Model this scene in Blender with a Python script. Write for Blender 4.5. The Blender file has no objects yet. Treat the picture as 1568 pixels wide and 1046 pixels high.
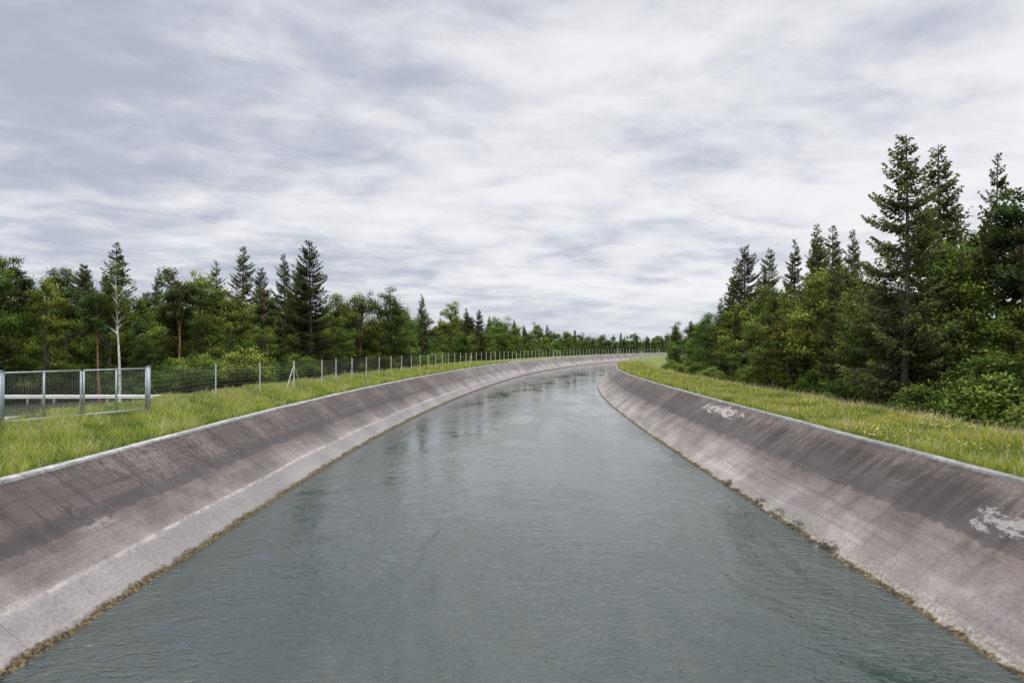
import bpy, math, numpy as np
from mathutils import Vector
R0=640.0; S0=30.0; CAMZ=6.4; TOPZ=2.83; WH=9.8; TH=13.4
scene=bpy.context.scene
def rng(s): return np.random.default_rng(s)
# ---------------------------------------------------------------- curve helpers
def KW(s,o):   # the channel narrows a little along the bend
    t=np.clip((s-32)/80.,0,1);t=t*t*(3-2*t)
    return 1-.12*t*np.clip((300-np.abs(o))/240.,0,1)
def SO(s,o):
    s=np.asarray(s,float); o=np.asarray(o,float); o=o*KW(s,o); th=np.maximum(s-S0,0)/R0
    return R0-(R0-o)*np.cos(th),(R0-o)*np.sin(th)+np.minimum(s,S0)
def toSO(x,y):
    x=np.asarray(x,float);y=np.asarray(y,float)
    r=np.hypot(R0-x,y-S0);t=np.arctan2(y-S0,R0-x)
    s=np.where(y<S0,y,S0+R0*t);p=np.where(y<S0,x,R0-r);o=p
    for _ in range(6): o=p/KW(s,o)
    return s,o
PO=np.array([-9000,-400,-120,-60,-40,-28.5,-24.5,-14,-13.5,-13.42,0,13.42,13.5,14,18.6,20.5,26.5,40,120,400,635.])
PZ=np.array([2.0,1.5,1.0,1.0,1.2,1.9,2.82,2.86,2.83,-3,-3,-3,2.83,2.86,2.95,2.7,.5,.4,.4,.6,1.0])
def gz(o): return np.interp(o,PO,PZ)
# ---------------------------------------------------------------- mesh helper
def mk(name,V,F,col=None,mats=(),midx=None,uv=None,smooth=False,link=True):
    V=np.asarray(V,np.float32); F=np.asarray(F,np.int32); k=F.shape[1]
    me=bpy.data.meshes.new(name)
    me.vertices.add(len(V)); me.vertices.foreach_set('co',V.ravel())
    me.loops.add(F.size); me.loops.foreach_set('vertex_index',F.ravel())
    me.polygons.add(len(F)); me.polygons.foreach_set('loop_start',np.arange(0,F.size,k,dtype=np.int32))
    me.polygons.foreach_set('loop_total',np.full(len(F),k,np.int32))
    if smooth: me.polygons.foreach_set('use_smooth',np.ones(len(F),bool))
    for m in mats: me.materials.append(m)
    if midx is not None: me.polygons.foreach_set('material_index',np.asarray(midx,np.int32))
    me.update(calc_edges=True)
    if col is not None:
        a=me.color_attributes.new('Col','FLOAT_COLOR','POINT')
        c=np.ones((len(V),4),np.float32); c[:,:3]=col; a.data.foreach_set('color',c.ravel())
    if uv is not None:
        u=me.uv_layers.new(name='UVMap'); u.data.foreach_set('uv',np.asarray(uv,np.float32)[F.ravel()].ravel())
    if not link: return me
    ob=bpy.data.objects.new(name,me); scene.collection.objects.link(ob); return ob
class B:
    def __init__(s): s.V=[];s.F=[];s.C=[];s.M=[];s.n=0
    def add(s,V,F,C,m=0):
        V=np.asarray(V,float);F=np.asarray(F,int)
        s.V.append(V);s.F.append(F+s.n);c=np.empty((len(V),3));c[:]=C;s.C.append(c);s.M.append(np.full(len(F),m));s.n+=len(V)
    def tube(s,P,r,sides,C,m=0):
        P=np.asarray(P,float);r=np.broadcast_to(np.asarray(r,float),(len(P),))
        T=np.gradient(P,axis=0);T/=np.linalg.norm(T,axis=1)[:,None]+1e-9
        ref=np.where(np.abs(T[:,2:3])>.9,[[1.,0,0]],[[0,0,1.]])
        A=np.cross(T,ref);A/=np.linalg.norm(A,axis=1)[:,None]+1e-9;Bn=np.cross(T,A)
        a=np.arange(sides)/sides*2*np.pi
        V=P[:,None]+r[:,None,None]*(np.cos(a)[None,:,None]*A[:,None]+np.sin(a)[None,:,None]*Bn[:,None])
        n=len(P);i=np.arange(n-1)[:,None]*sides;j=np.arange(sides)[None];k=(j+1)%sides
        F=np.stack([i+j,i+k,i+sides+k,i+sides+j],-1).reshape(-1,4)
        s.add(V.reshape(-1,3),F,C,m)
    def box(s,c,d,C=(1,1,1),m=0,rot=0.):
        x,y,z=np.array(d)/2.
        V=np.array([[-x,-y,-z],[x,-y,-z],[x,y,-z],[-x,y,-z],[-x,-y,z],[x,-y,z],[x,y,z],[-x,y,z]])
        ca,sa=math.cos(rot),math.sin(rot);V=V@np.array([[ca,sa,0],[-sa,ca,0],[0,0,1]])+np.array(c)
        s.add(V,[[0,3,2,1],[4,5,6,7],[0,1,5,4],[1,2,6,5],[2,3,7,6],[3,0,4,7]],C,m)
    def leaves(s,c,a,b,C,m=1):
        n=len(c);V=np.stack([c,c+a*.45+b,c+a,c+a*.45-b],1).reshape(-1,3)
        F=np.arange(4*n).reshape(n,4);s.add(V,F,np.repeat(C,4,0),m)
    def arr(s): return np.concatenate(s.V),np.concatenate(s.F),np.concatenate(s.C),np.concatenate(s.M)
    def mesh(s,name,mats,link=False,smooth=False):
        V,F,C,M=s.arr(); return mk(name,V,F,C,mats,M,link=link,smooth=smooth)
# ---------------------------------------------------------------- node helper
class G:
    def __init__(s,name,world=None):
        if world: s.nt=world.node_tree
        else:
            s.m=bpy.data.materials.new(name);s.m.use_nodes=True;s.nt=s.m.node_tree
        s.nt.nodes.clear()
    def n(s,t,**k):
        x=s.nt.nodes.new(t)
        for a,b in k.items(): setattr(x,a,b)
        return x
    def l(s,v,sock):
        if isinstance(v,bpy.types.NodeSocket): s.nt.links.new(v,sock)
        elif v is not None:
            if isinstance(v,(tuple,list)) and len(v)==3 and len(getattr(sock,'default_value',[0]*3))==4: v=(*v,1)
            sock.default_value=v
    def math(s,op,a,b=None,c=None,clamp=False):
        x=s.n('ShaderNodeMath',operation=op,use_clamp=clamp)
        for i,v in enumerate((a,b,c)):
            if v is not None: s.l(v,x.inputs[i])
        return x.outputs[0]
    def mix(s,f,a,b,mode='MIX'):
        x=s.n('ShaderNodeMix',data_type='RGBA',blend_type=mode);s.l(f,x.inputs[0]);s.l(a,x.inputs[6]);s.l(b,x.inputs[7]);return x.outputs[2]
    def noise(s,v,sc,det=4,rough=.55,dist=0.):
        x=s.n('ShaderNodeTexNoise');s.l(v,x.inputs['Vector']);x.inputs['Scale'].default_value=sc;x.inputs['Detail'].default_value=det
        x.inputs['Roughness'].default_value=rough;x.inputs['Distortion'].default_value=dist;return x.outputs[0]
    def ss(s,v,a,b,o0=0.,o1=1.):
        x=s.n('ShaderNodeMapRange',interpolation_type='SMOOTHSTEP');s.l(v,x.inputs[0])
        s.l(a,x.inputs[1]);s.l(b,x.inputs[2]);x.inputs[3].default_value=o0;x.inputs[4].default_value=o1;return x.outputs[0]
    def sc(s,v,k,off=(0,0,0)):
        x=s.n('ShaderNodeVectorMath',operation='MULTIPLY');s.l(v,x.inputs[0]);x.inputs[1].default_value=k
        y=s.n('ShaderNodeVectorMath',operation='ADD');s.l(x.outputs[0],y.inputs[0]);y.inputs[1].default_value=off;return y.outputs[0]
    def bsdf(s,col,rough=.8,normal=None,**k):
        p=s.n('ShaderNodeBsdfPrincipled');s.l(col,p.inputs['Base Color']);s.l(rough,p.inputs['Roughness'])
        if normal is not None:s.l(normal,p.inputs['Normal'])
        for a,b in k.items(): s.l(b,p.inputs[a.replace('_',' ')])
        o=s.n('ShaderNodeOutputMaterial');s.l(p.outputs[0],o.inputs[0]);return p
    def bump(s,h,st,d,prev=None):
        b=s.n('ShaderNodeBump');s.l(h,b.inputs['Height']);s.l(st,b.inputs['Strength']);b.inputs['Distance'].default_value=d
        if prev is not None:s.l(prev,b.inputs['Normal'])
        return b.outputs[0]
# ---------------------------------------------------------------- materials
def m_leaf(name,trans=.3,v0=.70,v1=1.32):
    g=G(name);a=g.n('ShaderNodeVertexColor',layer_name='Col').outputs[0]
    oi=g.n('ShaderNodeObjectInfo').outputs['Random']
    k=g.n('ShaderNodeHueSaturation');g.l(g.ss(oi,0.,1.,v0,v1),k.inputs['Value'])
    r2=g.math('FRACT',g.math('MULTIPLY',oi,37.7));g.l(g.math('MULTIPLY_ADD',r2,.04,.474),k.inputs['Hue']);k.inputs['Saturation'].default_value=.91;g.l(a,k.inputs['Color']);c=k.outputs[0]
    d=g.n('ShaderNodeBsdfDiffuse');g.l(c,d.inputs['Color'])
    t=g.n('ShaderNodeBsdfTranslucent');g.l(g.mix(1.,c,(1.3,1.35,.6),'MULTIPLY'),t.inputs[0])
    m=g.n('ShaderNodeMixShader');m.inputs[0].default_value=trans;g.l(d.outputs[0],m.inputs[1]);g.l(t.outputs[0],m.inputs[2])
    o=g.n('ShaderNodeOutputMaterial');g.l(m.outputs[0],o.inputs[0]);return g.m
def m_bark():
    g=G('bark');a=g.n('ShaderNodeVertexColor',layer_name='Col').outputs[0];tc=g.n('ShaderNodeTexCoord').outputs['Object']
    n=g.noise(g.sc(tc,(8,8,2)),1.,4);g.bsdf(g.mix(g.ss(n,.35,.65),g.mix(1.,a,(.5,.5,.5),'MULTIPLY'),a),.9);return g.m
def m_simple(name,rough=.6,metal=0.,nz=.2):
    g=G(name);a=g.n('ShaderNodeVertexColor',layer_name='Col').outputs[0];tc=g.n('ShaderNodeTexCoord').outputs['Object']
    n=g.noise(tc,6.,5);g.bsdf(g.mix(g.math('MULTIPLY',g.ss(n,.4,.7),nz*2),a,(.12,.11,.1)),rough,Metallic=metal);return g.m
M_LEAF=m_leaf('foliage');M_BARK=m_bark();M_GRASS=m_leaf('grass_blades',.35,1,1);M_FL=m_simple('flower_petals',.7,0,0)
M_MET=m_simple('galvanised_steel',.45,.35,.12);M_CONC=m_simple('concrete_trim',.85,0,.3)
def m_ground():
    g=G('meadow_ground');a=g.n('ShaderNodeVertexColor',layer_name='Col').outputs[0];tc=g.n('ShaderNodeTexCoord').outputs['Object']
    n1=g.noise(tc,.35,5,.6);n2=g.noise(tc,3.,5,.7);n3=g.noise(tc,14.,3,.7)
    c=g.mix(g.ss(n1,.35,.65),g.mix(1.,a,(.66,.78,.7),'MULTIPLY'),g.mix(1.,a,(1.3,1.12,1.2),'MULTIPLY'))
    c=g.mix(g.math('MULTIPLY',g.ss(n2,.5,.72),.5),c,g.mix(1.,a,(1.7,1.35,2.0),'MULTIPLY'))
    c=g.mix(g.ss(n3,.3,.7),g.mix(1.,c,(.6,.6,.6),'MULTIPLY'),c)
    g.bsdf(c,.95,g.bump(n3,.7,.08));return g.m
M_GROUND=m_ground()
def m_gravel():
    g=G('gravel');tc=g.n('ShaderNodeTexCoord').outputs['Object'];n=g.noise(tc,9.,6,.75)
    g.bsdf(g.mix(n,(.25,.23,.2),(.5,.47,.42)),.95,g.bump(n,.5,.03));return g.m
def ell(g,s,v,s0,v0,rs,rv):
    a=g.math('POWER',g.math('ABSOLUTE',g.math('DIVIDE',g.math('SUBTRACT',s,s0),rs)),2.)
    b=g.math('POWER',g.math('ABSOLUTE',g.math('DIVIDE',g.math('SUBTRACT',v,v0),rv)),2.)
    return g.ss(g.math('ADD',a,b),1.5,.0)
def m_bank(side):
    L=side=='left'
    g=G('concrete_bank_'+side);uv=g.n('ShaderNodeUVMap').outputs[0]
    sp=g.n('ShaderNodeSeparateXYZ');g.l(uv,sp.inputs[0]);s,t=sp.outputs[0],sp.outputs[1]
    v=g.math('MULTIPLY',t,4.6)
    cb=g.n('ShaderNodeCombineXYZ');g.l(s,cb.inputs[0]);g.l(v,cb.inputs[1]);cb.inputs[2].default_value=3. if L else 17.;P=cb.outputs[0]
    big=g.noise(P,.26,5,.62);med=g.noise(P,1.1,6,.65);fine=g.noise(P,9.,5,.75);grit=g.noise(P,45.,2,.6)
    drip=g.noise(g.sc(P,(2.4,.20,1)),1.,5,.65);lon=g.noise(g.sc(P,(.07,2.2,1)),1.,4,.6);lon2=g.noise(g.sc(P,(.16,5.,1),(5,5,5)),1.,4,.6)
    tn=g.math('ADD',t,g.math('MULTIPLY',g.math('SUBTRACT',med,.5),.10))
    if L: c=g.mix(g.ss(tn,.60,.16),(.142,.117,.109),(.275,.245,.235))
    else: c=g.mix(g.ss(tn,.62,.10),(.140,.115,.105),(.325,.297,.285))
    c=g.mix(g.ss(s,60.,130.,0.,.6),c,(.33,.31,.30))                    # paler tone further up the canal
    c=g.mix(g.ss(big,.38,.62),g.mix(1.,c,(.70,.68,.68),'MULTIPLY'),g.mix(1.,c,(1.20,1.19,1.18),'MULTIPLY'))
    c=g.mix(g.math('MULTIPLY',g.ss(med,.52,.66),.35),c,g.mix(1.,c,(.74,.68,.62),'MULTIPLY'))
    c=g.mix(g.math('MULTIPLY',g.ss(lon,.42,.66),.55),c,g.mix(1.,c,(1.33,1.33,1.36),'MULTIPLY'))
    c=g.mix(g.math('MULTIPLY',g.ss(lon2,.5,.66),.5),c,g.mix(1.,c,(.66,.65,.66),'MULTIPLY'))
    dm=g.math('MULTIPLY',g.ss(drip,.50,.64),g.ss(t,.3,.7,.18 if L else .25,.8 if L else .95))
    c=g.mix(dm,c,g.mix(1.,c,(.52,.50,.51),'MULTIPLY'))
    # damp band with crisp ragged lower rim
    e=g.math('ADD',.53,g.math('MULTIPLY',g.math('SUBTRACT',g.noise(g.sc(P,(1.1,.15,1)),1.,6,.7),.5),.2))
    lo=g.ss(g.math('SUBTRACT',t,e),-.006,.012)
    hi=g.ss(g.math('SUBTRACT',t,e),.14 if L else .42,.08 if L else .04)
    bnz=g.noise(P,.4,3)
    band=g.math('MULTIPLY',g.math('MULTIPLY',lo,hi),g.math('MULTIPLY',g.ss(bnz,.36,.50,.6 if L else .4,1.),g.ss(s,95.,60.,.3,1.)))
    c=g.mix(band,c,g.mix(1.,c,(.47,.46,.49),'MULTIPLY'))
    # stains in the upper part
    st=g.math('MULTIPLY',g.ss(g.noise(g.sc(P,(.8,.45,1),(9,4,0)),1.,5,.7),.49,.62),g.ss(tn,.5,.62))
    c=g.mix(g.math('MULTIPLY',st,.5 if L else .8),c,(.060,.047,.042))
    # cracks
    vw=g.n('ShaderNodeVectorMath',operation='ADD');g.l(P,vw.inputs[0])
    nn=g.n('ShaderNodeTexNoise');g.l(P,nn.inputs['Vector']);nn.inputs['Scale'].default_value=1.6;nn.inputs['Detail'].default_value=4
    g.l(g.sc(nn.outputs[1],(.9,.9,0)),vw.inputs[1])
    vo=g.n('ShaderNodeTexVoronoi',feature='DISTANCE_TO_EDGE');g.l(vw.outputs[0],vo.inputs['Vector']);vo.inputs['Scale'].default_value=2.4
    cr=g.math('MULTIPLY',g.ss(vo.outputs[0],.055,.012),g.math('MULTIPLY',g.ss(tn,.52,.64),g.math('MULTIPLY',g.ss(big,.36,.48),g.ss(fine,.3,.55,.3,1.))))
    c=g.mix(g.math('MULTIPLY',cr,.85 if L else .4),c,(.032,.027,.025))
    if L:
        w=g.ss(g.math('ABSOLUTE',g.math('SUBTRACT',t,g.math('ADD',.235,g.math('MULTIPLY',med,.03)))),.024,.005)
        c=g.mix(g.math('MULTIPLY',w,g.ss(g.noise(P,1.3,6,.75),.42,.58,.15,.65)),c,(.56,.54,.51))
        lowm=g.ss(t,.245,.23)
        c=g.mix(g.math('MULTIPLY',lowm,.5),c,(.325,.31,.315))
        pw=2.6
    else:
        lowm=g.ss(t,.5,.48);pw=5.2
    fr=g.math('ABSOLUTE',g.math('SUBTRACT',g.math('FRACT',g.math('DIVIDE',g.math('ADD',s,g.math('MULTIPLY',med,.25)),pw)),.5))
    jt=g.math('MULTIPLY',g.ss(fr,.0085 if L else .004,.002),lowm)
    c=g.mix(g.math('MULTIPLY',jt,g.ss(med,.35,.6,.2,.6 if L else .3)),c,(.09,.08,.075))
    # peeled pale patches
    sp2=g.ss(g.noise(g.sc(P,(2.6,4.5,1),(40,0,0)),1.,6,.8),.68,.73)
    c=g.mix(g.math('MULTIPLY',sp2,.35),c,(.38,.36,.35))
    if not L:
        for (a,b_,rs,rv,am) in ((19.4,.76*4.6,2.4,.8,.85),(26,.80*4.6,3.4,.6,.75),(33,.78*4.6,2.6,.6,.6),(22.3,.82*4.6,1.3,.4,.6)):
            ms=g.math('MULTIPLY',g.math('MULTIPLY',ell(g,s,v,a,b_,rs,rv),g.ss(drip,.35,.55)),am);c=g.mix(ms,c,(.030,.024,.020))
        for (a,b_,rs,rv,sx,am) in ((17.3,.70*4.6,1.2,.55,1.3,.55),(42.5,.86*4.6,4.2,.55,.9,.8)):
            pm=ell(g,s,v,a,b_,rs,rv)
            q=g.math('ADD',g.noise(g.sc(P,(sx,2.6,1)),1.,6,.78),g.math('MULTIPLY',pm,.14))
            c=g.mix(g.math('MULTIPLY',g.ss(q,.59,.66),g.math('MULTIPLY',g.ss(pm,0.,.4),am)),c,(.47,.45,.43))
    else:
        pm=ell(g,s,v,19.2,.5*4.6,.9,.22);q=g.noise(g.sc(P,(2.,4.,1)),1.,5,.7)
        c=g.mix(g.math('MULTIPLY',g.ss(q,.48,.53),g.math('MULTIPLY',pm,.3)),c,(.45,.43,.41))
    wn=g.noise(g.sc(P,(1.5,3,1)),1.,6,.75)
    if not L:
        k=g.ss(g.math('ADD',t,g.math('MULTIPLY',wn,.18)),.21,.10)
        c=g.mix(g.math('MULTIPLY',k,.75),c,g.mix(g.ss(fine,.38,.62),(.15,.12,.07),(.44,.41,.35)))
        k=g.ss(g.math('ADD',t,g.math('MULTIPLY',wn,.14)),.115,.085)
        c=g.mix(k,c,g.mix(g.ss(fine,.4,.6),(.035,.028,.015),(.14,.10,.045)))
        for a in (24.,27.5,31.5,21.5,25.7):
            ms=ell(g,s,v,a,.18,.6,.28);c=g.mix(g.math('MULTIPLY',ms,g.ss(wn,.45,.52)),c,(.02,.018,.010))
    else:
        k=g.ss(g.math('ADD',t,g.math('MULTIPLY',wn,.12)),.125,.090)
        c=g.mix(k,c,g.mix(g.ss(fine,.42,.6),(.03,.024,.015),(.18,.13,.055)))
    c=g.mix(g.ss(fine,.3,.7),g.mix(1.,c,(.78,.78,.78),'MULTIPLY'),g.mix(1.,c,(1.18,1.18,1.18),'MULTIPLY'))
    c=g.mix(g.ss(grit,.35,.65),g.mix(1.,c,(.88,.88,.88),'MULTIPLY'),g.mix(1.,c,(1.1,1.1,1.1),'MULTIPLY'))
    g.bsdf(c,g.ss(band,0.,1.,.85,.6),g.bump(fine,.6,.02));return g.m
def m_water():
    g=G('water_surface');tc=g.n('ShaderNodeTexCoord').outputs['Object']
    sp=g.n('ShaderNodeSeparateXYZ');g.l(tc,sp.inputs[0])
    ge=g.noise(g.sc(tc,(.22,.09,1)),1.,3,.6,.7)
    w1=g.noise(g.sc(tc,(.45,.55,1)),1.,2,.5,1.5)
    w2=g.noise(g.sc(tc,(1.1,2.1,1)),1.,2,.5,2.2)
    w3=g.noise(g.sc(tc,(3.0,5.6,1),(3,1,0)),1.,2,.5,1.8)
    rid=g.math('SUBTRACT',1.,g.math('MULTIPLY',g.math('ABSOLUTE',g.math('SUBTRACT',w2,.5)),5.))
    amp=g.math('MULTIPLY',g.ss(ge,.36,.64,.35,1.35),g.math('ADD',g.ss(sp.outputs[1],8.,36.,.52,.0),g.ss(sp.outputs[1],30.,140.,.13,.05)))
    h=g.math('ADD',g.math('MULTIPLY',w1,.10),g.math('ADD',g.math('MULTIPLY',w2,.13),g.math('MULTIPLY',w3,.040)))
    h=g.math('ADD',h,g.math('MULTIPLY',rid,.016))
    h=g.math('MULTIPLY',h,amp)
    c=g.mix(g.ss(ge,.35,.65),(.030,.046,.043),(.045,.064,.061))
    g.bsdf(c,.035,g.bump(h,1.,1.),IOR=1.58);return g.m
# ---------------------------------------------------------------- ground sheet
s_arr=np.concatenate([np.linspace(-480,-20,24),np.arange(-10,10,2.),np.arange(10,110,.5),np.arange(110,300,3.),np.arange(300,1000,12.),np.linspace(1000,2010,40)])
o_arr=np.unique(np.concatenate([-np.geomspace(60,9000,16),np.arange(-60,-26,2.),np.arange(-26,-13.9,.5),[-13.5,-13.42,0,13.42,13.5],np.arange(14,28,.5),np.arange(28,60,2.),np.geomspace(62,635,14)]))
S,O=np.meshgrid(s_arr,o_arr,indexing='ij');X,Y=SO(S,O);Z=gz(O)
rg=rng(5);ph=rg.uniform(0,6.28,8)
NW=[(.9,.5,ph[0],.05),(-.6,1.1,ph[1],.04),(2.1,1.3,ph[2],.02),(-1.7,2.3,ph[3],.02)]
nz=sum(np.sin(X*f1+Y*f2+p)*a for f1,f2,p,a in NW)
m=((np.abs(O)>14.4)&(np.abs(O)<24))&(S<300);Z=Z+np.where(m,nz*.8,0)
def gridF(a,b):
    i,j=np.meshgrid(np.arange(a-1),np.arange(b-1),indexing='ij');q=i*b+j
    return np.stack([q,q+1+0*q,q+b+1,q+b],-1).reshape(-1,4)[:, ::-1]
ns,no=S.shape
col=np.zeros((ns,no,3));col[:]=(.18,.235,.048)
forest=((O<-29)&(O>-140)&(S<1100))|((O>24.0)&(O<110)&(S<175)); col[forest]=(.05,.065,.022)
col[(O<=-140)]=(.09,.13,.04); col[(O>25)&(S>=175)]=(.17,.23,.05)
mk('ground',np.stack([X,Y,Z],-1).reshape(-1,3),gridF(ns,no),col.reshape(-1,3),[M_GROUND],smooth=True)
# ---------------------------------------------------------------- water
ws=np.concatenate([np.arange(-60,300,5.),np.arange(300,1500,20.)]);wo=np.linspace(-10.1,10.1,5)
S2,O2=np.meshgrid(ws,wo,indexing='ij');X2,Y2=SO(S2,O2)
mk('canal_water',np.stack([X2,Y2,0*X2],-1).reshape(-1,3),gridF(*S2.shape),None,[m_water()],smooth=True)
# ---------------------------------------------------------------- banks
bs=np.concatenate([np.arange(-60,8,4.),np.arange(8,60,.12),np.arange(60,130,.6),np.arange(130,1500,6.)])
bt=np.concatenate([[-.3,-.1],np.linspace(-.05,.12,14),np.linspace(.14,1,24)])
for side,sg in (('left',-1),('right',1)):
    S3,T3=np.meshgrid(bs,bt,indexing='ij');r=rng(3 if sg>0 else 4)
    off=WH+3.6*T3;z=TOPZ*T3
    low=np.exp(-((T3-.01)/.05)**2)*(S3<130)
    wob=sum(np.sin(S3*f+r.uniform(0,6.28)+T3*g_)*a for f,a,g_ in [(1.1,.035,9),(2.9,.03,30),(6.3,.02,60),(13.,.015,120),(21.,.01,170)])
    off=off+low*wob*(1.2 if sg>0 else .9);z=z+low*wob*.4
    if sg<0: z=z+.05*np.exp(-((T3-.24)/.05)**2)
    z=z+.015*np.sin(S3*.55+T3*5)*(T3>.15)*(T3<.95)
    X3,Y3=SO(S3,sg*off);F=gridF(*S3.shape)
    if sg<0:F=F[:, ::-1]
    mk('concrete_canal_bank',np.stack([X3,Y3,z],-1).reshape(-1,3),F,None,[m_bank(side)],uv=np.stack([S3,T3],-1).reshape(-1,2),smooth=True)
    prof=np.array([[TH-.04,TOPZ-.10],[TH-.04,TOPZ+.05],[TH-.01,TOPZ+.07],[TH+.26,TOPZ+.07],[TH+.29,TOPZ+.04],[TH+.29,TOPZ-.1]])
    cs=np.concatenate([np.arange(-60,8,4.),np.arange(8,130,.4),np.arange(130,1500,6.)])
    jit=np.interp(cs,np.arange(-60,2302,2.),r.normal(0,.015,1181));jz=np.interp(cs,np.arange(-60,2302,3.),r.normal(0,.01,788))
    Xc,Yc=SO(cs[:,None]+0*prof[None,:,0],sg*(prof[None,:,0]+jit[:,None]));Zc=prof[None,:,1]+jz[:,None]
    cc=np.full((len(cs)*6,3),.48 if sg<0 else .32)*np.repeat(r.uniform(.7,1.15,len(cs)),6)[:,None]
    mk('concrete_coping',np.stack([Xc,Yc,Zc],-1).reshape(-1,3),gridF(len(cs),6),cc,[M_CONC])
# rubble on the water line
def stone(b,c,sz,C,r):
    n1,n2=5,7;th=np.linspace(.15,np.pi-.15,n1);p_=np.arange(n2)/n2*2*np.pi
    rr=1+r.uniform(-.3,.3,(n1,n2));V=np.stack([rr*np.sin(th)[:,None]*np.cos(p_),rr*np.sin(th)[:,None]*np.sin(p_),rr*np.cos(th)[:,None]*.6],-1).reshape(-1,3)*sz+c
    i=np.arange(n1-1)[:,None]*n2;j=np.arange(n2)[None];k=(j+1)%n2
    b.add(V,np.concatenate([np.stack([i+j,i+n2+j,i+n2+k,i+k],-1).reshape(-1,4),[[0,1,3,5]]]),C)
b=B();r=rng(8)
for k in range(260):
    s=r.uniform(12,55);cl=np.sin(s*1.9)+np.sin(s*.7+1)
    if cl<.1+r.uniform(-.5,.5) and not 21<s<32:continue
    o=WH+r.uniform(-.08,.16);x,y=SO(s,o);q=r.uniform()
    stone(b,np.array([x,y,(o-WH)*.8-.01]),r.uniform(.02,.05)*(1.6 if 21<s<29 else 1),(.36,.33,.27) if q<.15 else (.07,.055,.03),r)
b.mesh('waterline_rubble',[M_CONC],True)
b=B()
for k in range(110):
    s=r.uniform(12,45);o=WH+r.uniform(-.1,.10);x,y=SO(s,-o)
    stone(b,np.array([x,y,(o-WH)*.8-.01]),r.uniform(.015,.045),(.26,.18,.07) if r.uniform()<.4 else (.06,.05,.03),r)
b.mesh('waterline_rubble',[M_CONC],True)
# ---------------------------------------------------------------- grass
def grass(name,side,seed):
    r=rng(seed);Vs=[];Cs=[];fp=[]
    lims=(13.68,24.5) if side<0 else (13.68,21.8)
    for (s0,s1,den,ws,hs) in ((16,32,560,.9,.85),(32,50,330,1.25,.95),(50,80,140,2.0,1.0),(80,150,45,3.2,1.2)):
        n=int((s1-s0)*(lims[1]-lims[0])*den)
        s=r.uniform(s0,s1,n);o=r.uniform(*lims,n);x,y=SO(s,side*o)
        cl=.5+.25*np.sin(x*1.3+y*.7)+.25*np.sin(x*.5-y*1.1+2)+.2*np.sin(x*3.1+y*2.3)+r.normal(0,.15,n)
        z=gz(side*o)+sum(np.sin(x*f1+y*f2+p)*a for f1,f2,p,a in NW)*.8*(o>14.4)-.02
        edge=np.exp(-((o-lims[0])/.7)**2)*(.7+.7*np.sin(s*1.7)*np.sin(s*.6)) + (np.exp(-((o-19.5)/1.2)**2) if side>0 else .5*np.exp(-((o-20)/2.)**2))
        edge=np.clip(edge,0,1.3)
        h=r.uniform(.05,.18,n)*(1+1.5*np.clip(cl,0,1)+.6*edge)*hs
        seed_=r.uniform(size=n)<(.015+.11*edge*(cl>.45)+.03*(cl>.8));h=np.where(seed_,h*1.4+.14,h)
        w=r.uniform(.008,.018,n)*ws;a=r.uniform(0,6.28,n);lean=r.uniform(.2,1.,n)*h
        px,py=np.cos(a),np.sin(a);b_=r.uniform(0,6.28,n)
        A=np.stack([x-px*w,y-py*w,z],-1);Bv=np.stack([x+px*w,y+py*w,z],-1);T=np.stack([x+np.cos(b_)*lean,y+np.sin(b_)*lean,z+h],-1)
        pal=np.array([(.115,.20,.024),(.22,.31,.036),(.34,.40,.055),(.075,.14,.02)]);k=np.clip((cl*3.2).astype(int),0,2);k=np.where(r.uniform(size=n)<.22,3,k)
        c=pal[k]*r.uniform(.7,1.3,(n,1));c[seed_]=np.array((.52,.47,.29))*r.uniform(.7,1.2,(seed_.sum(),1))
        dry=(r.uniform(size=n)<.06);c[dry]=(.38,.33,.15)
        Vs.append(np.stack([A,Bv,T],1).reshape(-1,3))
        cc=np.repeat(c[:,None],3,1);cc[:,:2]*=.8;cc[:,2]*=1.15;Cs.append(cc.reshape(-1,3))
        fpn=np.clip(.5+.5*np.sin(x*.9+1)*np.sin(y*.6+x*.3)+.25*np.sin(x*2.7)*np.sin(y*2.1),0,1.2)
        fm=r.uniform(size=n)<(.045*fpn**3 if s0<50 else .018*fpn);fp.append(np.concatenate([T[fm],np.full((fm.sum(),1),ws)],1))
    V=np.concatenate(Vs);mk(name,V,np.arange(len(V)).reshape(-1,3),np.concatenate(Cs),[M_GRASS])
    f=np.concatenate(fp);n=len(f);sz=r.uniform(.018,.045,n)*np.sqrt(f[:,3]);c=f[:,:3]+[0,0,.03]
    pal=np.array([(.8,.6,.03),(.8,.66,.08),(.75,.72,.64),(.45,.16,.10),(.3,.2,.45)]);k=r.choice(5,n,p=[.46,.22,.16,.12,.04])
    q=[]
    for dx,dy,dz in ((-1,0,-.4),(0,-1,.2),(1,0,.6),(0,1,.2)):q.append(c+np.stack([dx*sz,dy*sz*.8,dz*sz],-1))
    V=np.stack(q,1).reshape(-1,3);mk('wildflowers',V,np.arange(4*n).reshape(n,4),np.repeat(pal[k],4,0),[M_FL])
grass('meadow_grass',-1,21);grass('meadow_grass',1,22)
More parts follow.
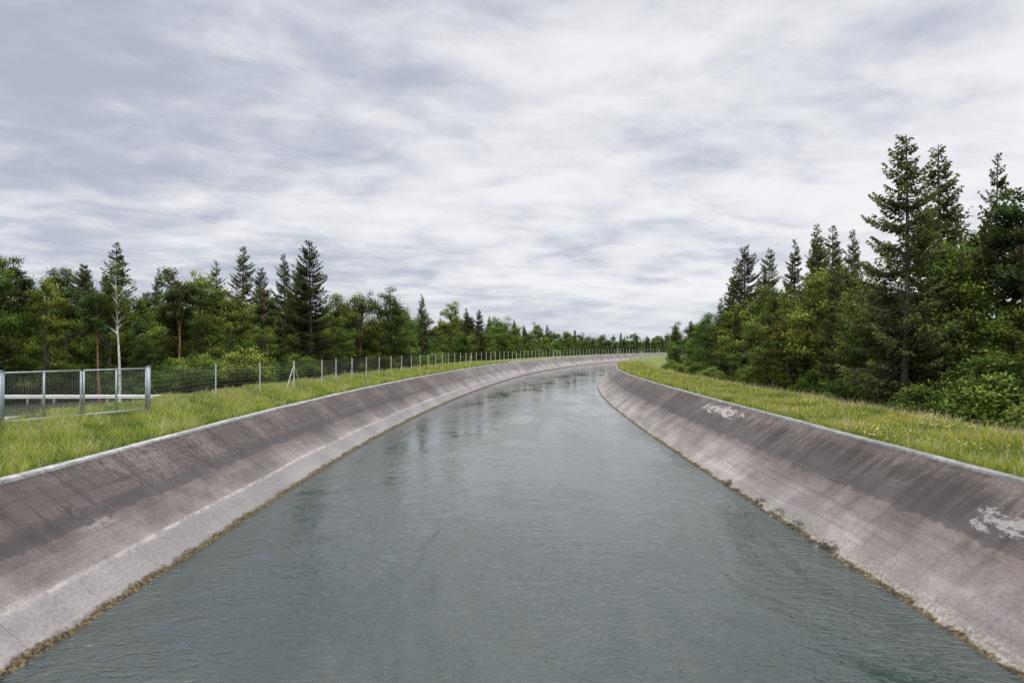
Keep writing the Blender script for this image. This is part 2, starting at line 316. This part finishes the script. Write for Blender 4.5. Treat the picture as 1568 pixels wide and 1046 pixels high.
# ---------------------------------------------------------------- trees
SPC=np.array((.082,.105,.042));DEC=np.array((.165,.245,.045))
def unit(v):return v/(np.linalg.norm(v,axis=-1,keepdims=True)+1e-9)
def spruce(H,R,seed,dens=60,ls=.30,skirt=.08,gap=.12,tint=1.,cone=.8):
    r=rng(seed);b=B();tz=np.linspace(0,H,12);bend=np.stack([.1*np.sin(tz*.3+seed),.1*np.cos(tz*.23+seed)],-1)
    b.tube(np.column_stack([bend,tz]),np.linspace(.022*H*.6,.02,12),7,(.15,.12,.10),0)
    z=H*skirt;z0=z
    lop=r.uniform(0,6.28)
    while z<H-.1:
        t=(z-z0)/(H-z0);nb=r.integers(5,8)
        if t>.9:nb=4
        for k in range(nb):
            if r.uniform()<gap:continue
            az=r.uniform(0,6.28);L=(R*(1-t)**cone*min(1,.62+1.9*t)*r.uniform(.55,1.2))*(1+.15*np.cos(az-lop))+.12
            sl=-.45+.95*t+r.normal(0,.1);u=np.linspace(0,1,5);zz=z+r.uniform(-.15,.15)
            bx=np.interp(zz,tz,bend[:,0]);by=np.interp(zz,tz,bend[:,1])
            f=lambda u:np.stack([bx+np.cos(az)*u*L,by+np.sin(az)*u*L,zz+sl*L*u+.28*L*u**2.2-(.10*L*np.sin(u*3.1))],-1)
            b.tube(f(u),np.linspace(.012*L+.01,.004,5),3,(.09,.075,.06),0)
            n=max(6,int(dens*L*(.6+.4*L/R)));u=r.uniform(.12,1,n)**.8
            wd=(.26*L*(1-u)*np.minimum(1,u*3)+.08+.04*L);v=r.uniform(-1,1,n);hang=r.uniform(0,1,n)**1.5*(.10+.12*L*(1-t))*(1-.5*u)
            d=np.array([np.cos(az),np.sin(az),0]);p=np.array([-np.sin(az),np.cos(az),0])
            c=f(u)+p*(v*wd)[:,None]-np.array([0,0,1])*(hang+.12*np.abs(v)*wd)[:,None]
            a=unit(d*r.uniform(.3,1,(n,1))+p*(v*.9)[:,None]+np.array([0,0,1.])*r.uniform(-.9,.25,(n,1))+r.normal(0,.25,(n,3)))
            ln=ls*r.uniform(.5,1.2,(n,1))*(.7+.3*(1-t));w=unit(np.cross(a,r.normal(0,1,(n,3))))*ls*.15
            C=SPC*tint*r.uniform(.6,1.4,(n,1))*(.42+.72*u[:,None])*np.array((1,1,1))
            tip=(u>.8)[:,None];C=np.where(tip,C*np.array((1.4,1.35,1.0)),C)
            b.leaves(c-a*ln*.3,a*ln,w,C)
        z+=r.uniform(.22,.46)*(1.15-.5*t)*max(1,H/16)
    return b
def broad(H,R,seed,ncl=75,nl=210,ls=.17,base=.22,col=DEC,trunk=(.17,.145,.12),tr=None,clr=None,slim=1.):
    r=rng(seed);b=B();tz=np.linspace(0,H*.85,9);ph_=r.uniform(0,6,2)
    bend=np.stack([.25*np.sin(tz*.25+ph_[0])-.25*np.sin(ph_[0]),.25*np.sin(tz*.3+ph_[1])-.25*np.sin(ph_[1])],-1)
    b.tube(np.column_stack([bend,tz]),np.linspace(tr or .016*H,.02,9),7,trunk,0)
    lobes=unit(r.normal(0,1,(6,3)));la=r.uniform(.2,.7,6)
    cr=(clr or .14*R+.28)
    for k in range(ncl):
        d=unit(r.normal(0,1,3));rad=r.uniform(.2,1)**.5
        out=1+sum(a*max(0,float(d@l))**4 for a,l in zip(la,lobes))-.3
        zc=H*(base+(1-base)*.5);hz=H*(1-base)*.5
        c=np.array([d[0]*R*rad*out*slim,d[1]*R*rad*out*slim,zc+d[2]*(hz-cr*.4)*rad*min(1.08,out+.15)])
        tt=(c[2]-H*base)/(H*(1-base));sc=1.15-.6*max(0,tt)**2;c[:2]*=sc
        z1=max(H*base*.7,c[2]-np.hypot(c[0],c[1])*r.uniform(.6,1.3));bx=[np.interp(z1,tz,bend[:,0]),np.interp(z1,tz,bend[:,1])]
        st=np.array([bx[0],bx[1],min(z1,H*.84)]);c[:2]+=bx
        u=np.linspace(0,1,4)[:,None];pp=st+(c-st)*u+np.array([0,0,1])*np.sin(u*3.14)*.15
        if k%2==0:b.tube(pp,np.linspace(.03+.004*H,.01,4),4,np.array(trunk)*.8,0)
        s_=cr*r.uniform(.45,1.25);n=int(nl*(s_/cr)**2*.9)+4
        dd=unit(r.normal(0,1,(n,3)));rr=r.uniform(.1,1,(n,1))**.5*(1+.35*r.normal(0,1,(n,1)));P=c+dd*rr*s_*np.array([1.1,1.1,.85])
        a=unit(dd*.6+r.normal(0,.6,(n,3))+np.array([0,0,-.15]));ln=ls*r.uniform(.6,1.35,(n,1));w=unit(np.cross(a,r.normal(0,1,(n,3))+np.array([0,0,.8])))*ls*.34
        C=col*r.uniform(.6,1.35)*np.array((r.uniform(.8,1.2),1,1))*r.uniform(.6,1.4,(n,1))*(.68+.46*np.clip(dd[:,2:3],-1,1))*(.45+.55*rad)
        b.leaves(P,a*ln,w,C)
    return b
def pine(H,R,seed,trunk=(.30,.15,.09)):
    return broad(H,R,seed,ncl=46,nl=230,ls=.20,base=.5,col=np.array((.095,.14,.048)),trunk=trunk,tr=.17,clr=.60)
MT=[M_BARK,M_LEAF]
PR={}
for i,(R,sk,gp,cn) in enumerate([(3.3,.10,.14,.72),(2.9,.06,.2,.8),(2.5,.12,.26,.75),(3.0,.05,.06,.62),(2.2,.08,.16,.9)]):
    PR['spruce%d'%i]=(spruce(16,R,40+i,62,.30,sk,gp,[1,.9,1.1,.95,1][i],cn).mesh('spruce_%d'%i,MT),16,'spruce_tree')
for i,(R,bs_) in enumerate([(2.9,.14),(2.3,.16),(3.3,.14),(2.0,.12),(2.6,.1)]):
    PR['broad%d'%i]=(broad(12,R,60+i,[90,70,100,62,84][i],160,.18,bs_,DEC*[1,1.15,.85,1.05,.9][i]*np.array([[1,1,1],[1.1,1,1],[.9,1,1.2],[1.15,1,.9],[1,1,1.3]][i])).mesh('broadleaf_%d'%i,MT),12,'broadleaf_tree')
PR['pine0']=(pine(15,2.2,70).mesh('pine_0',MT),15,'pine_tree')
PR['pine1']=(pine(15,2.7,71,(.2,.13,.09)).mesh('pine_1',MT),15,'pine_tree')
PR['birch0']=(broad(14,1.7,72,42,110,.15,.42,DEC*1.0,(.85,.84,.80),.15,.6).mesh('birch_0',MT),14,'birch_tree')
PR['bare0']=(broad(12,2.2,73,44,12,.15,.4,DEC*.8,(.36,.33,.29),.1,.6).mesh('bare_0',MT),12,'bare_tree')
for i in range(3):
    PR['shrub%d'%i]=(broad(4,1.8,80+i,34,180,.15,.03,DEC*[1.25,1.0,1.1][i],(.1,.08,.06),.05,.6).mesh('shrub_%d'%i,MT),4,'shrub')
rt=rng(99)
def put(key,x,y,H,w=1.,z=None):
    me,h0,nm=PR[key];ob=bpy.data.objects.new(nm,me);scene.collection.objects.link(ob)
    s,o=toSO(x,y);zz=float(gz(o)) if z is None else z
    k=H/h0;ob.location=(x,y,zz-.1);ob.scale=(k*w,k*w,k);ob.rotation_euler=(rt.normal(0,.015),rt.normal(0,.015),rt.uniform(0,6.28));return ob
# right bank wood, individual trees
for k,x,y,H,w in [('spruce0',24.2,42,18.2,1.1),('spruce1',28.0,45,19.4,1.2),('spruce2',33.3,47,19.3,.8),('pine1',29.5,40,15,1.2),('pine0',33,50,16.6,1.1),
 ('pine1',34,44,15.5,1.2),('spruce3',26.6,60,15.6,.95),('spruce4',27.7,62,17.2,1.2),('spruce2',30,64,17.4,1.1),('spruce1',28.5,56.5,15.8,.8),('spruce4',27.5,67,16.6,1.1),
 ('spruce3',30.0,87,18.9,1.1),('spruce0',33.8,91,19.0,.9),('spruce4',30.2,94,17.,1.3),('spruce1',31.5,104,13.5,1.),('broad0',28.6,74,13.4,1.1),('broad1',25.6,55,13.0,1.2),
 ('broad2',25.2,48,11.,1.),('broad0',33,99,13,1.2),('broad2',35,120,12.8,1.2),('broad0',38,135,12.5,1.2),('broad1',40,152,12,1.3),('broad2',43,160,11,1.2),('broad3',36,112,12.5,1.4),
 ('spruce2',24.3,51,13,.8),('broad3',30,40,9,1.3),('broad1',28.5,36.5,6.5,1.4),('broad4',33,38,8.5,1.2),('spruce3',37,49,17,1.1),('broad4',25.0,66,11,1.1),('broad3',27.6,82,12,1.4),('broad1',26.0,72,10,1.3),
 ('shrub0',25.5,36,4.6,1.4),('shrub1',26.5,38,5.4,1.4),('shrub0',24.2,39,3.6,1.3),('shrub2',28,33.5,4.6,1.4),('broad1',26,45,7.5,1.4),('broad3',24.6,60,8,1.3)]:
    put(k,x,y,H,w)
for i in range(80):
    s=rt.uniform(30,165);o=rt.uniform(26.5,33+min(s*.35,30));x,y=SO(s,o)
    if x/y<.24 : continue
    lim=(16. if s<75 else 13.)
    key=rt.choice(['spruce0','spruce1','spruce3','spruce4','broad0','broad1','broad2','broad3','broad4','pine1']);H=rt.uniform(10,lim)*(1 if key[0]!='b' else .88)
    put(key,float(x),float(y),H,rt.uniform(1.,1.3))
for i in range(55):
    s=rt.uniform(24,150);o=rt.uniform(23.8,27);x,y=SO(s,o);put('shrub%d'%rt.integers(3),float(x),float(y),rt.uniform(1.5,4.2)*(1 if s<45 else .85),rt.uniform(.9,1.5))
# left wood
for k,x,y,H,w in [('spruce2',-49,85,18.4,1.35),('spruce1',-55,88,16.2,1.3),('spruce4',-64,90,14.5,1.),('birch0',-35.6,62,13.2,1.),('pine0',-37.4,62,11.5,1.),('spruce0',-53,84,15.5,1.),
 ('bare0',-40,80,13.5,1.),('spruce4',-42,86,13.5,1.),('spruce2',-40,92,16.9,1.1),('spruce1',-37.5,95,19.4,1.15),('spruce0',-35.6,97,16.5,1.),('spruce1',-32.5,98,18.6,1.),('spruce3',-27.2,92,19.2,1.15),('spruce3',-29.5,95,16.5,1.1),
 ('pine0',-30,84,12.5,.9),('bare0',-57,78,14,1.2),('bare0',-30,140,15.5,1.1),('bare0',-26,144,16,1.1),('spruce4',-19.5,150,16.5,1.2),('broad3',-14.5,170,16.8,1.2),('spruce1',-12,180,15,1.1),('spruce0',-9,190,15,1.2),
 ('broad0',-4,200,14.5,1.3),('bare0',-61,82,13,1.1),('spruce4',-46,88,15.6,1.1),('broad1',-24,108,14.3,1.3),('broad2',-28,110,14.6,1.2),('broad4',-20,112,14,1.3),('pine1',-47,72,13.5,1.)]:
    put(k,x,y,H,w)
for i in range(225):
    s=rt.uniform(46,300);o=-rt.uniform(36,50+min(s*.32,40));x,y=SO(s,o)
    if y<70 and -41<x<-33: continue
    key=rt.choice(['spruce0','spruce1','spruce2','broad2','broad0','broad1','broad2','broad3','broad1','broad3','broad4','pine0','pine1','bare0'] if s<130 else ['broad0','broad1','broad2','broad3','broad4','spruce4','spruce1','pine1'])
    H=rt.uniform(10.,14.2)*(1. if s<130 else 1.1);put(key,float(x),float(y),H,rt.uniform(.9,1.2))
for i in range(190):
    s=rt.uniform(54,320);o=-rt.uniform(27.5,39);x,y=SO(s,o)
    if y<64 and -41<x<-33: continue
    if rt.uniform()<.45: put('broad%d'%rt.integers(5),float(x),float(y),rt.uniform(5,9.),rt.uniform(.9,1.2))
    else: put('shrub%d'%rt.integers(3),float(x),float(y),rt.uniform(2.2,5.0),rt.uniform(.9,1.3))
for i in range(26):
    x=rt.uniform(-62,-26);y=rt.uniform(64,70)
    put('shrub%d'%rt.integers(3),x,y,rt.uniform(2.5,5.),1.1)
# distant woods: one mesh
LP=[spruce(14,2.6,11,9,.75,.05,.1).arr(),spruce(14,2.2,12,9,.75,.05,.1).arr()]+[broad(11,3.2,13+i,30,40,.55,.1).arr() for i in range(3)]
def mass(name,pos,seed):
    r=rng(seed);Vs=[];Fs=[];Cs=[];Ms=[];n=0
    for x,y,H in pos:
        V,F,C,M=LP[r.integers(5)];h0=V[:,2].max();k=H/h0;a=r.uniform(0,6.28);w=k*r.uniform(.9,1.4);ca,sa=math.cos(a),math.sin(a)
        s,o=toSO(x,y);W=np.stack([x+(V[:,0]*ca-V[:,1]*sa)*w,y+(V[:,0]*sa+V[:,1]*ca)*w,float(gz(o))+V[:,2]*k-.2],-1)
        Vs.append(W);Fs.append(F+n);Cs.append(C*r.uniform(.8,1.3)+np.array((.004,.008,.012)));Ms.append(M);n+=len(V)
    mk(name,np.concatenate(Vs),np.concatenate(Fs),np.concatenate(Cs),MT,np.concatenate(Ms))
r=rng(7);pos=[]
for i in range(330):
    s=r.uniform(290,1050);o=-r.uniform(32,105);x,y=SO(s,o);pos.append((float(x),float(y),r.uniform(8,14)))
mass('distant_woods',pos,1)
pos=[]
for i in range(420):
    x=r.uniform(60,1300);y=r.uniform(950,1250)
    pos.append((x,y,r.uniform(9,16)))
mass('distant_woods',pos,2)
xs=np.linspace(-2500,3500,160);hh=18+10*np.sin(xs*.0021+1)+7*np.sin(xs*.0057)+3*np.sin(xs*.017);
V=np.concatenate([np.column_stack([xs,0*xs+3600,0*xs-2]),np.column_stack([xs,0*xs+3900,hh+8]),np.column_stack([xs,0*xs+4600,0*xs-2])]);n=160
F=[[k*n+i,k*n+i+1,(k+1)*n+i+1,(k+1)*n+i] for k in range(2) for i in range(n-1)]
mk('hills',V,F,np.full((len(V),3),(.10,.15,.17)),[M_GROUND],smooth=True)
# ---------------------------------------------------------------- fence
b=B();GAL=(.62,.64,.65);pts=[(-20.4,43.0),(-20.6,47.5),(-19.2,52),(-18.2,57),(-17.4,62.5)]
s=67.
while s<520:
    x,y=SO(s,-19.6);pts.append((float(x),float(y)));s+=4.6
gp=[]
for i,(x,y) in enumerate(pts):
    z=float(gz(toSO(x,y)[1]))
    gp.append((x,y,z))
    if i>0:
        b.tube([(x,y,z-.1),(x,y,z+2.3)],.05 if i<40 else .06,8,GAL if i%3 else (.74,.74,.72));b.box((x,y,z+2.32),(.11,.11,.04),GAL)
    if i in (3,20,40):
        for q in (-1,1):
            xx,yy=x+q*.25,y+q*1.3;b.tube([(xx,yy,z-.05),(x,y,z+2.0)],.035,6,(.7,.71,.7))
b.mesh('chain_link_fence',[M_MET],True,True)
fence=bpy.data.objects['chain_link_fence']
b=B();WC=(.22,.24,.23)
for i in range(1,len(gp)-1):
    a=np.array(gp[i]);c=np.array(gp[i+1])
    if i<26:
        for h in np.linspace(.1,2.2,9 if i<12 else 5):b.tube([a+[0,0,h],c+[0,0,h]],.006,3,WC)
    else:
        for h in (.1,1.15,2.2):b.tube([a+[0,0,h],c+[0,0,h]],.014,3,WC)
    if i<16:
        nn=22 if i<8 else 10
        for u in np.linspace(0,1,nn)[1:-1]:
            p=a+(c-a)*u;b.tube([p+[0,0,.06],p+[0,0,2.22]],.0045,3,WC)
o=b.mesh('wire_mesh',[M_MET],True);o.parent=fence
# gate (double leaf) with mesh infill
b=B();P0=np.array([-22.9,30.5]);P1=np.array([-19.7,37.0]);D=P1-P0;L=np.linalg.norm(D);D/=L;ZB=TOPZ+.0
def gpnt(u,z):return np.array([*(P0+D*u),z])
GC=(.46,.52,.58);ang=math.atan2(D[1],D[0])
def post(u,w,z0,z1):b.box(gpnt(u,(z0+z1)/2),(w,w,z1-z0),GC,0,ang)
def rail(u0,u1,z,w=.07):b.box(gpnt((u0+u1)/2,z),(u1-u0,w*.8,w),GC,0,ang)
post(.0,.20,ZB-.1,ZB+2.45);b.box(gpnt(0,ZB+2.47),(.24,.24,.04),GC,0,ang)
post(L,.16,ZB-.1,ZB+2.45);b.box(gpnt(L,ZB+2.47),(.2,.2,.04),GC,0,ang)
leaf=[(.16,3.62),(3.76,L-.14)]
for a,c in leaf:
    rail(a,c,ZB+2.38);rail(a,c,ZB+.18,.09)
    for u in np.linspace(a,c,3):post(u,.07,ZB+.2,ZB+2.34)
post(-3.6,.16,ZB-.1,ZB+2.45);rail(-3.5,-.12,ZB+2.38);rail(-3.5,-.12,ZB+.18)
gate=b.mesh('metal_gate',[M_MET],True)
b=B()
for a,c in leaf+[(-3.5,-.12)]:
    for u in np.arange(a+.08,c,.11):b.tube([gpnt(u,ZB+.2),gpnt(u,ZB+2.36)],.0035,3,(.42,.45,.45))
    for z in np.arange(ZB+.3,ZB+2.35,.11):b.tube([gpnt(a,z),gpnt(c,z)],.0035,3,(.42,.45,.45))
o=b.mesh('wire_mesh',[M_MET],True);o.parent=gate
b=B()
A=np.array([*P1,ZB]);C2=np.array([-20.6,47.5,ZB])
for h in np.linspace(.1,2.2,9):b.tube([A+[0,0,h],C2+[0,0,h]],.006,3,WC)
for u in np.linspace(0,1,50):
    p=A+(C2-A)*u;b.tube([p+[0,0,.06],p+[0,0,2.2]],.004,3,WC)
o=b.mesh('wire_mesh',[M_MET],True);o.parent=fence
# guard rail + track
b=B();zg=1.95;pr=np.array([[0,.0],[-.05,.06],[-.05,.10],[0,.15],[-.05,.2],[-.05,.24],[0,.3]])
xs=np.arange(-70,-22.9,.5);yl=52+.02*(xs+40)
V=np.concatenate([np.column_stack([xs,yl+p[0],0*xs+zg+.45+p[1]]) for p in pr]);n=len(xs)
b.add(V,[[k*n+i,k*n+i+1,(k+1)*n+i+1,(k+1)*n+i] for k in range(6) for i in range(n-1)],(.75,.76,.76))
for x in np.arange(-69,-23,2.):b.box((x,52.1+.02*(x+40),zg+.3),(.1,.1,.9),(.5,.5,.5))
b.mesh('guardrail',[M_MET],True)
xs=np.arange(-90,-25.5,1.);V=np.concatenate([np.column_stack([xs,0*xs+40.5,0*xs]),np.column_stack([xs,0*xs+47.5,0*xs])])
V[:,2]=gz(toSO(V[:,0],V[:,1])[1])+.06
n=len(xs);mk('gravel_track',V,[[i,i+1,n+i+1,n+i] for i in range(n-1)],None,[m_gravel()])
# ---------------------------------------------------------------- world, sun, camera
EL,AZ=math.radians(52),math.radians(200)
w=bpy.data.worlds.new('World');scene.world=w;w.use_nodes=True;g=G('',w)
sky=g.n('ShaderNodeTexSky',sky_type='NISHITA');sky.sun_disc=False;sky.sun_elevation=EL;sky.sun_rotation=AZ
d=g.n('ShaderNodeTexCoord').outputs['Generated'];sp=g.n('ShaderNodeSeparateXYZ');g.l(d,sp.inputs[0]);x,y,z=sp.outputs
zz=g.math('ADD',g.math('MAXIMUM',z,0.),.14)
cb=g.n('ShaderNodeCombineXYZ');g.l(g.math('DIVIDE',x,zz),cb.inputs[0]);g.l(g.math('DIVIDE',y,zz),cb.inputs[1]);P=cb.outputs[0]
rot=g.n('ShaderNodeVectorRotate');g.l(P,rot.inputs[0]);rot.inputs['Angle'].default_value=math.radians(-14);P=rot.outputs[0]
n1=g.noise(g.sc(P,(.8,.95,1),(3.1,1.7,0)),1.,6,.56,.3);n2=g.noise(g.sc(P,(3.0,3.6,1),(7,2,0)),1.,5,.6,.3);n3=g.noise(g.sc(P,(.22,.3,1),(1,8,0)),1.,1,.5)
q=g.math('ADD',g.math('MULTIPLY',n1,.48),g.math('ADD',g.math('MULTIPLY',n2,.40),g.math('MULTIPLY',n3,.20)))
q=g.math('ADD',q,g.math('MULTIPLY',x,.10))                      # thinner cloud toward the east
q=g.math('SUBTRACT',q,g.math('MULTIPLY',g.math('MAXIMUM',g.math('SUBTRACT',z,.2),0.),.13))
f=g.ss(q,.38,.655)
rp=g.n('ShaderNodeValToRGB');g.l(f,rp.inputs[0]);e=rp.color_ramp.elements
e[0].position=0;e[0].color=(4.6,5.0,6.1,1);e[1].position=1;e[1].color=(9.2,9.2,9.4,1)
k=e.new(.5);k.color=(7.0,7.15,7.75,1)
c=rp.outputs[0]
hz=g.ss(z,.10,.0);c=g.mix(g.math('MULTIPLY',hz,.5),c,(6.6,7.3,8.2))
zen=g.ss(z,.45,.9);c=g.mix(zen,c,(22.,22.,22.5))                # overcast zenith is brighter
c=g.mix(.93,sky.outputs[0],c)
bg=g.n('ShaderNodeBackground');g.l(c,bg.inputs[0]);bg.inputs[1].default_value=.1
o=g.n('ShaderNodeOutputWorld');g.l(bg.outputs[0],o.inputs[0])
sl=bpy.data.lights.new('sun','SUN');sl.energy=1.5;sl.angle=math.radians(18);sl.color=(1,.95,.87);so=bpy.data.objects.new('sun',sl);scene.collection.objects.link(so)
dv=Vector((math.sin(AZ)*math.cos(EL),math.cos(AZ)*math.cos(EL),math.sin(EL)));so.rotation_euler=dv.to_track_quat('Z','Y').to_euler()
cam=bpy.data.cameras.new('camera');cam.lens=24;cam.sensor_width=36;cam.clip_end=20000;co=bpy.data.objects.new('camera',cam);scene.collection.objects.link(co)
co.location=(0,0,CAMZ);co.rotation_euler=(math.radians(90.41),0,0);scene.camera=co
scene.view_settings.view_transform='Standard';scene.view_settings.look='None';scene.view_settings.exposure=0
print('faces',sum(len(m.polygons) for m in bpy.data.meshes))
